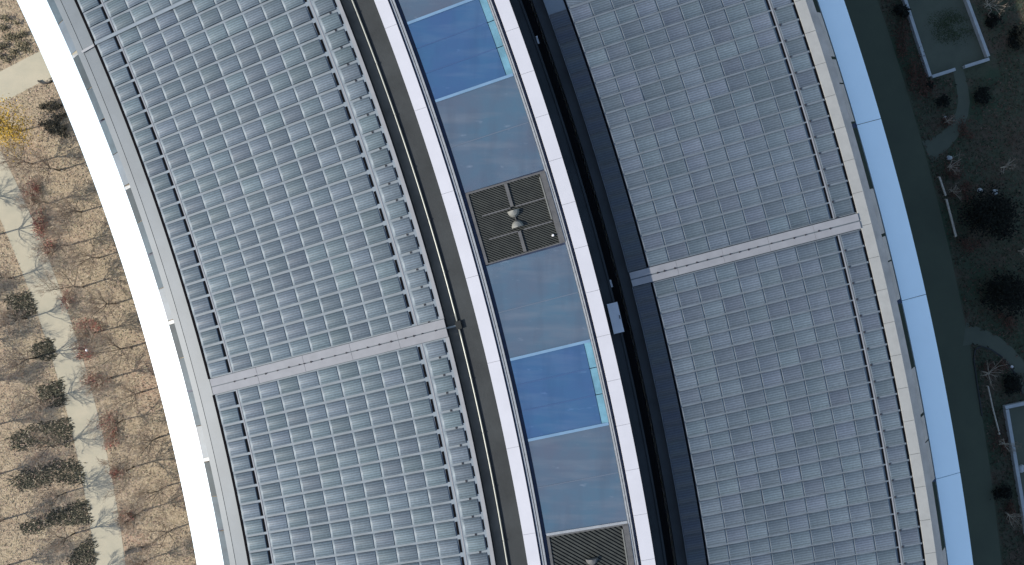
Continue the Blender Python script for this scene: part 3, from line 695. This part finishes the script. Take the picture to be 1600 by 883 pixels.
def on_right_hard(px, py):
    x, y, _ = survey(px, py)
    if hypot(x - CX, y - CY) < 255.0: return True
    if py < 122 and px > 1410 and px < 1555 - (92 - py) * .36 and px > 1415 + py * .33: return True
    for q in ((1499, 118), (1504, 140), (1506, 160), (1503, 178), (1496, 194), (1486, 209), (1474, 221), (1460, 231), (1520, 524), (1538, 529), (1556, 538), (1573, 552), (1588, 570)):
        if hypot(px - q[0], py - q[1]) < 13: return True
    return px > 1573 + (py - 635) * .165 and py > 630
litter('dark_litter', 'dark leaves and low weeds over the shaded beds beyond the road', 16000, (1370, -20, 1620, 900),
       [(0.055, 0.06, 0.035), (0.085, 0.055, 0.04), (0.035, 0.05, 0.03), (0.11, 0.08, 0.06), (0.03, 0.03, 0.02)], .12, 2, on_right_hard)  # darker leaf tones than the courtyard litter

# bench, globe lamp, dark crescent on the courtyard side
x0, y0, _ = survey(199, 861.5); x1, y1, _ = survey(225, 856)
t = empty('bench', ((x0 + x1) / 2, (y0 + y1) / 2, 0), atan2(y1 - y0, x1 - x0)); L_ = hypot(x1 - x0, y1 - y0)
tag(t, 'dark slatted bench beside the path near the bottom left', 'bench')
for yy in (-.13, 0, .13):
    b = MB(); b.box(-L_ / 2, L_ / 2, yy - .055, yy + .055, .41, .45); b.build('slat', M['bench'], t)
for xx in (-L_ / 2 + .2, L_ / 2 - .2):
    b = MB(); b.box(xx - .04, xx + .04, -.17, .17, 0, .41); b.build('leg', M['bench'], t)
x, y, _ = survey(136, 547, .8); t = empty('globe_lamp', (x, y, 0)); tag(t, 'small white globe lamp among the shrubs right of the path', 'lamp')
b = MB(); b.tube([(0, 0, 0), (0, 0, .7)], .04, 8); b.build('post', M['lamp_post'], t)
b = MB(); b.tube([(0, 0, .68 + .3 * (0.5 - .5 * cos(pi * i / 8))) for i in range(9)], [max(.01, .15 * sin(pi * i / 8)) for i in range(9)], 12); b.build('globe', M['lamp'], t, True)
b = MB(); pts = []
for i in range(9):
    a = pi * (1.12 + .8 * i / 8); x, y, _ = survey(71 + 11 * cos(a), 124 - 7 * sin(a)); pts.append((x, y, .22))
t = empty('dark_crescent', (pts[4][0], pts[4][1], 0)); tag(t, 'short dark curved strip where the spur path meets the canopy', 'kerb')
for p, q in zip(pts, pts[1:]): b.bar((p[0] - t.location.x, p[1] - t.location.y, .22), (q[0] - t.location.x, q[1] - t.location.y, .22), .13, .22)
b.build('kerb_stone', M['bench'], t)  # low dark curved strip beside the spur path

# ------------------------------------------------------------------ shaded outer side: walled courts, shrubs, trees, edging
def court(label, runs, hgt, th):
    p0 = survey(*runs[0][0]); t = empty('walled_court', (p0[0], p0[1], 0)); tag(t, label, 'walled court', 'walled courts beyond the road')
    for a, c in runs:
        a, c = survey(*a, hgt), survey(*c, hgt); b = MB(); b.bar((a[0] - p0[0], a[1] - p0[1], hgt), (c[0] - p0[0], c[1] - p0[1], hgt), th, hgt); b.build('wall', M['wallstone'], t)
    return t
court('pale low wall round a rectangular court at the top right', [((1402, -40), (1454, 119)), ((1457, 119.5), (1493, 108)), ((1508, 104), (1546, 92)), ((1545, 88), (1497, -40))], .45, .30)
court('pale low wall of the court cut off by the right edge, lower right', [((1574, 640), (1614, 880)), ((1571, 637), (1660, 618))], .45, .34)
sheet('court_floor', [survey(*p)[:2] for p in ((1402, -40), (1454, 118), (1545, 90), (1497, -40))], .008, M['footpath'])
sheet('court_floor', [survey(*p)[:2] for p in ((1574, 638), (1614, 890), (1700, 890), (1660, 618))], .008, M['footpath'])
GR = [(0.032, 0.050, 0.022), (0.044, 0.064, 0.030), (0.030, 0.040, 0.022)]
patch([(1450, 25), (1490, 12), (1512, 30), (1522, 55), (1500, 68), (1462, 66)], 140, GR, 2600, .05, .08, 'lawn_patch', 'patch of green grass inside the top right court', None, 'grass', .5, .4, None, .5)
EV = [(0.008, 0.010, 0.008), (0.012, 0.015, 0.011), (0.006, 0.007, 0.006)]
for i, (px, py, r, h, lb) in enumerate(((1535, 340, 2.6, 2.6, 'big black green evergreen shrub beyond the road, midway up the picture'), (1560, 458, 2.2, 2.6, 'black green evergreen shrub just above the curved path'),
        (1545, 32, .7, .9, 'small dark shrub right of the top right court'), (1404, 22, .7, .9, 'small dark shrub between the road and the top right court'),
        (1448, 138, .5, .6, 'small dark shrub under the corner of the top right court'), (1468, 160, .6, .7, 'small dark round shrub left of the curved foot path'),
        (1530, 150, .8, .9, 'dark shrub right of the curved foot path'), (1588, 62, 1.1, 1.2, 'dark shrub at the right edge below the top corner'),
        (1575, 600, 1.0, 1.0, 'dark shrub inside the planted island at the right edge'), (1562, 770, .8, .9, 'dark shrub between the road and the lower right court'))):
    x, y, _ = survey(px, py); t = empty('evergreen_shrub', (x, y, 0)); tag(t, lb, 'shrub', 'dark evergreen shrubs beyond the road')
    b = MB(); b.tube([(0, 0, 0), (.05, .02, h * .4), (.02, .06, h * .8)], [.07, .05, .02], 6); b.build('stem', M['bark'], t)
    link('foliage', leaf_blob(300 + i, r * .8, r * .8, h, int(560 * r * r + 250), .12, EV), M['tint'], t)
BR = [(0.10, 0.05, 0.035), (0.075, 0.04, 0.03), (0.06, 0.05, 0.035)]
for i, (px, py, rx, ry) in enumerate(((1408, 60, .7, 2.2), (1428, 110, .8, 2.2), (1440, 140, .8, .9), (1472, 195, .9, .6), (1508, 208, .6, 1.0), (1490, 262, 1.2, .9), (1500, 300, 1.0, .8), (1510, 385, 1.0, .7), (1568, 500, .9, .9), (1545, 580, .7, .8), (1563, 570, .7, .6), (1562, 690, .5, 1.2), (1575, 800, .6, 1.3))):
    x, y, _ = survey(px, py); t = empty('brown_shrub', (x, y, 0)); tag(t, '%s dull brown shrub from the top beside the road' % ORD[i], 'shrub', 'dull brown shrubs beyond the road')
    link('foliage', leaf_blob(340 + i, rx, ry, .6, int(350 * rx * ry + 160), .08, BR), M['tint'], t)
PT = [(0.20, 0.16, 0.12), (0.14, 0.11, 0.085), (0.26, 0.22, 0.18)]
pale = [bare_tree(51 + i, h, s, PT, .62, .9) for i, (h, s) in enumerate(((2.4, 2.4), (2.9, 2.6), (2.0, 2.2)))]
for i, (px, py, k, sc, lb) in enumerate(((1478, 262, 0, .95, 'pale leafless sapling where the foot path meets the road'), (1484, 300, 2, .8, 'pale leafless sapling just above the timber edging'), (1562, 262, 0, .8, 'pale leafless sapling alone in the dark lawn'),
        (1538, 12, 1, .8, 'pale leafless sapling in the top right corner'), (1474, 192, 2, .7, 'pale leafless sapling inside the bend of the foot path'), (1533, 580, 1, .9, 'pale leafless sapling at the tip of the planted island'),
        (1562, 690, 0, .9, 'pale leafless sapling between the road and the lower court'), (1570, 800, 2, 1.1, 'pale leafless sapling near the bottom right corner'), (1590, 392, 2, .7, 'pale leafless sapling at the right edge'))):
    x, y, _ = survey(px, py); place_tree('sapling', pale[k], x, y, i * 1.3, sc, lb, 'pale saplings beyond the road', 'bark_pale')
# timber edging rails along the bed, and the long cane in the island
def rail(label, pts, w_, h):
    P = [survey(*p) for p in pts]; t = empty('edging_rail', (P[0][0], P[0][1], 0)); tag(t, label, 'edging', 'pale edging rails')
    for a, c in zip(P, P[1:]):
        d = hypot(c[0] - a[0], c[1] - a[1]); b = MB(); b.bar((a[0] - P[0][0], a[1] - P[0][1], h), (c[0] - P[0][0], c[1] - P[0][1], h), w_, .12); b.build('rail', M['bark_pale'], t)
        for q in (a, c):
            b = MB(); x, y = q[0] - P[0][0], q[1] - P[0][1]; b.box(x - .05, x + .05, y - .05, y + .05, 0, h - .10); b.build('post', M['bark_pale'], t)
rail('short pale timber rail at the upper end of the bed by the road', [(1465, 277), (1475, 306)], .17, .35)
rail('long pale timber rail along the bed by the road', [(1476, 312), (1491, 370)], .20, .35)
rail('long thin pale rail down the planted island', [(1541, 603), (1549, 640), (1559, 678)], .11, .35)
# rocks and white bollards
for i, (px, py, s, mt, lb) in enumerate(((1477, 184, .16, 'wallstone', 'small pale boulder inside the bend of the foot path'), (1482, 247, .28, 'wallstone', 'grey boulder at the mouth of the foot path'), (1580, 573, .16, 'hatch', 'small white boulder on the edge of the planted island'),
        (1530, 298, .25, 'wallstone', 'left grey boulder of two in the dark lawn'), (1553, 300, .3, 'wallstone', 'right grey boulder of two in the dark lawn'), (1595, 732, .4, 'wallstone', 'grey boulder inside the lower right court'))):
    x, y, _ = survey(px, py); bm = bmesh.new(); bmesh.ops.create_icosphere(bm, subdivisions=2, radius=s); rr = random.Random(i)
    for v in bm.verts: v.co *= rr.uniform(.8, 1.15); v.co.z = v.co.z * .7 + s * .4
    me = bpy.data.meshes.new('boulder'); bm.to_mesh(me); bm.free(); o = link('boulder', me, M[mt]); o.location = (x, y, 0); tag(o, lb, 'boulder', 'boulders beyond the road')
# dark kerb round the planted island
P = [survey(*p) for p in ((1534, 650), (1527, 605), (1521, 562), (1523, 546), (1532, 541), (1548, 546), (1563, 556), (1577, 570), (1589, 590), (1597, 615))]
t = empty('island_kerb', (P[0][0], P[0][1], 0)); tag(t, 'dark curved kerb round the planted island at the right', 'kerb')
for a, c in zip(P, P[1:]):
    b = MB(); b.bar((a[0] - P[0][0], a[1] - P[0][1], .11), (c[0] - P[0][0], c[1] - P[0][1], .12, ) + (.11,) if False else (c[0] - P[0][0], c[1] - P[0][1], .11), .12, .11); b.build('kerb_stone', M['deck_dark'], t)
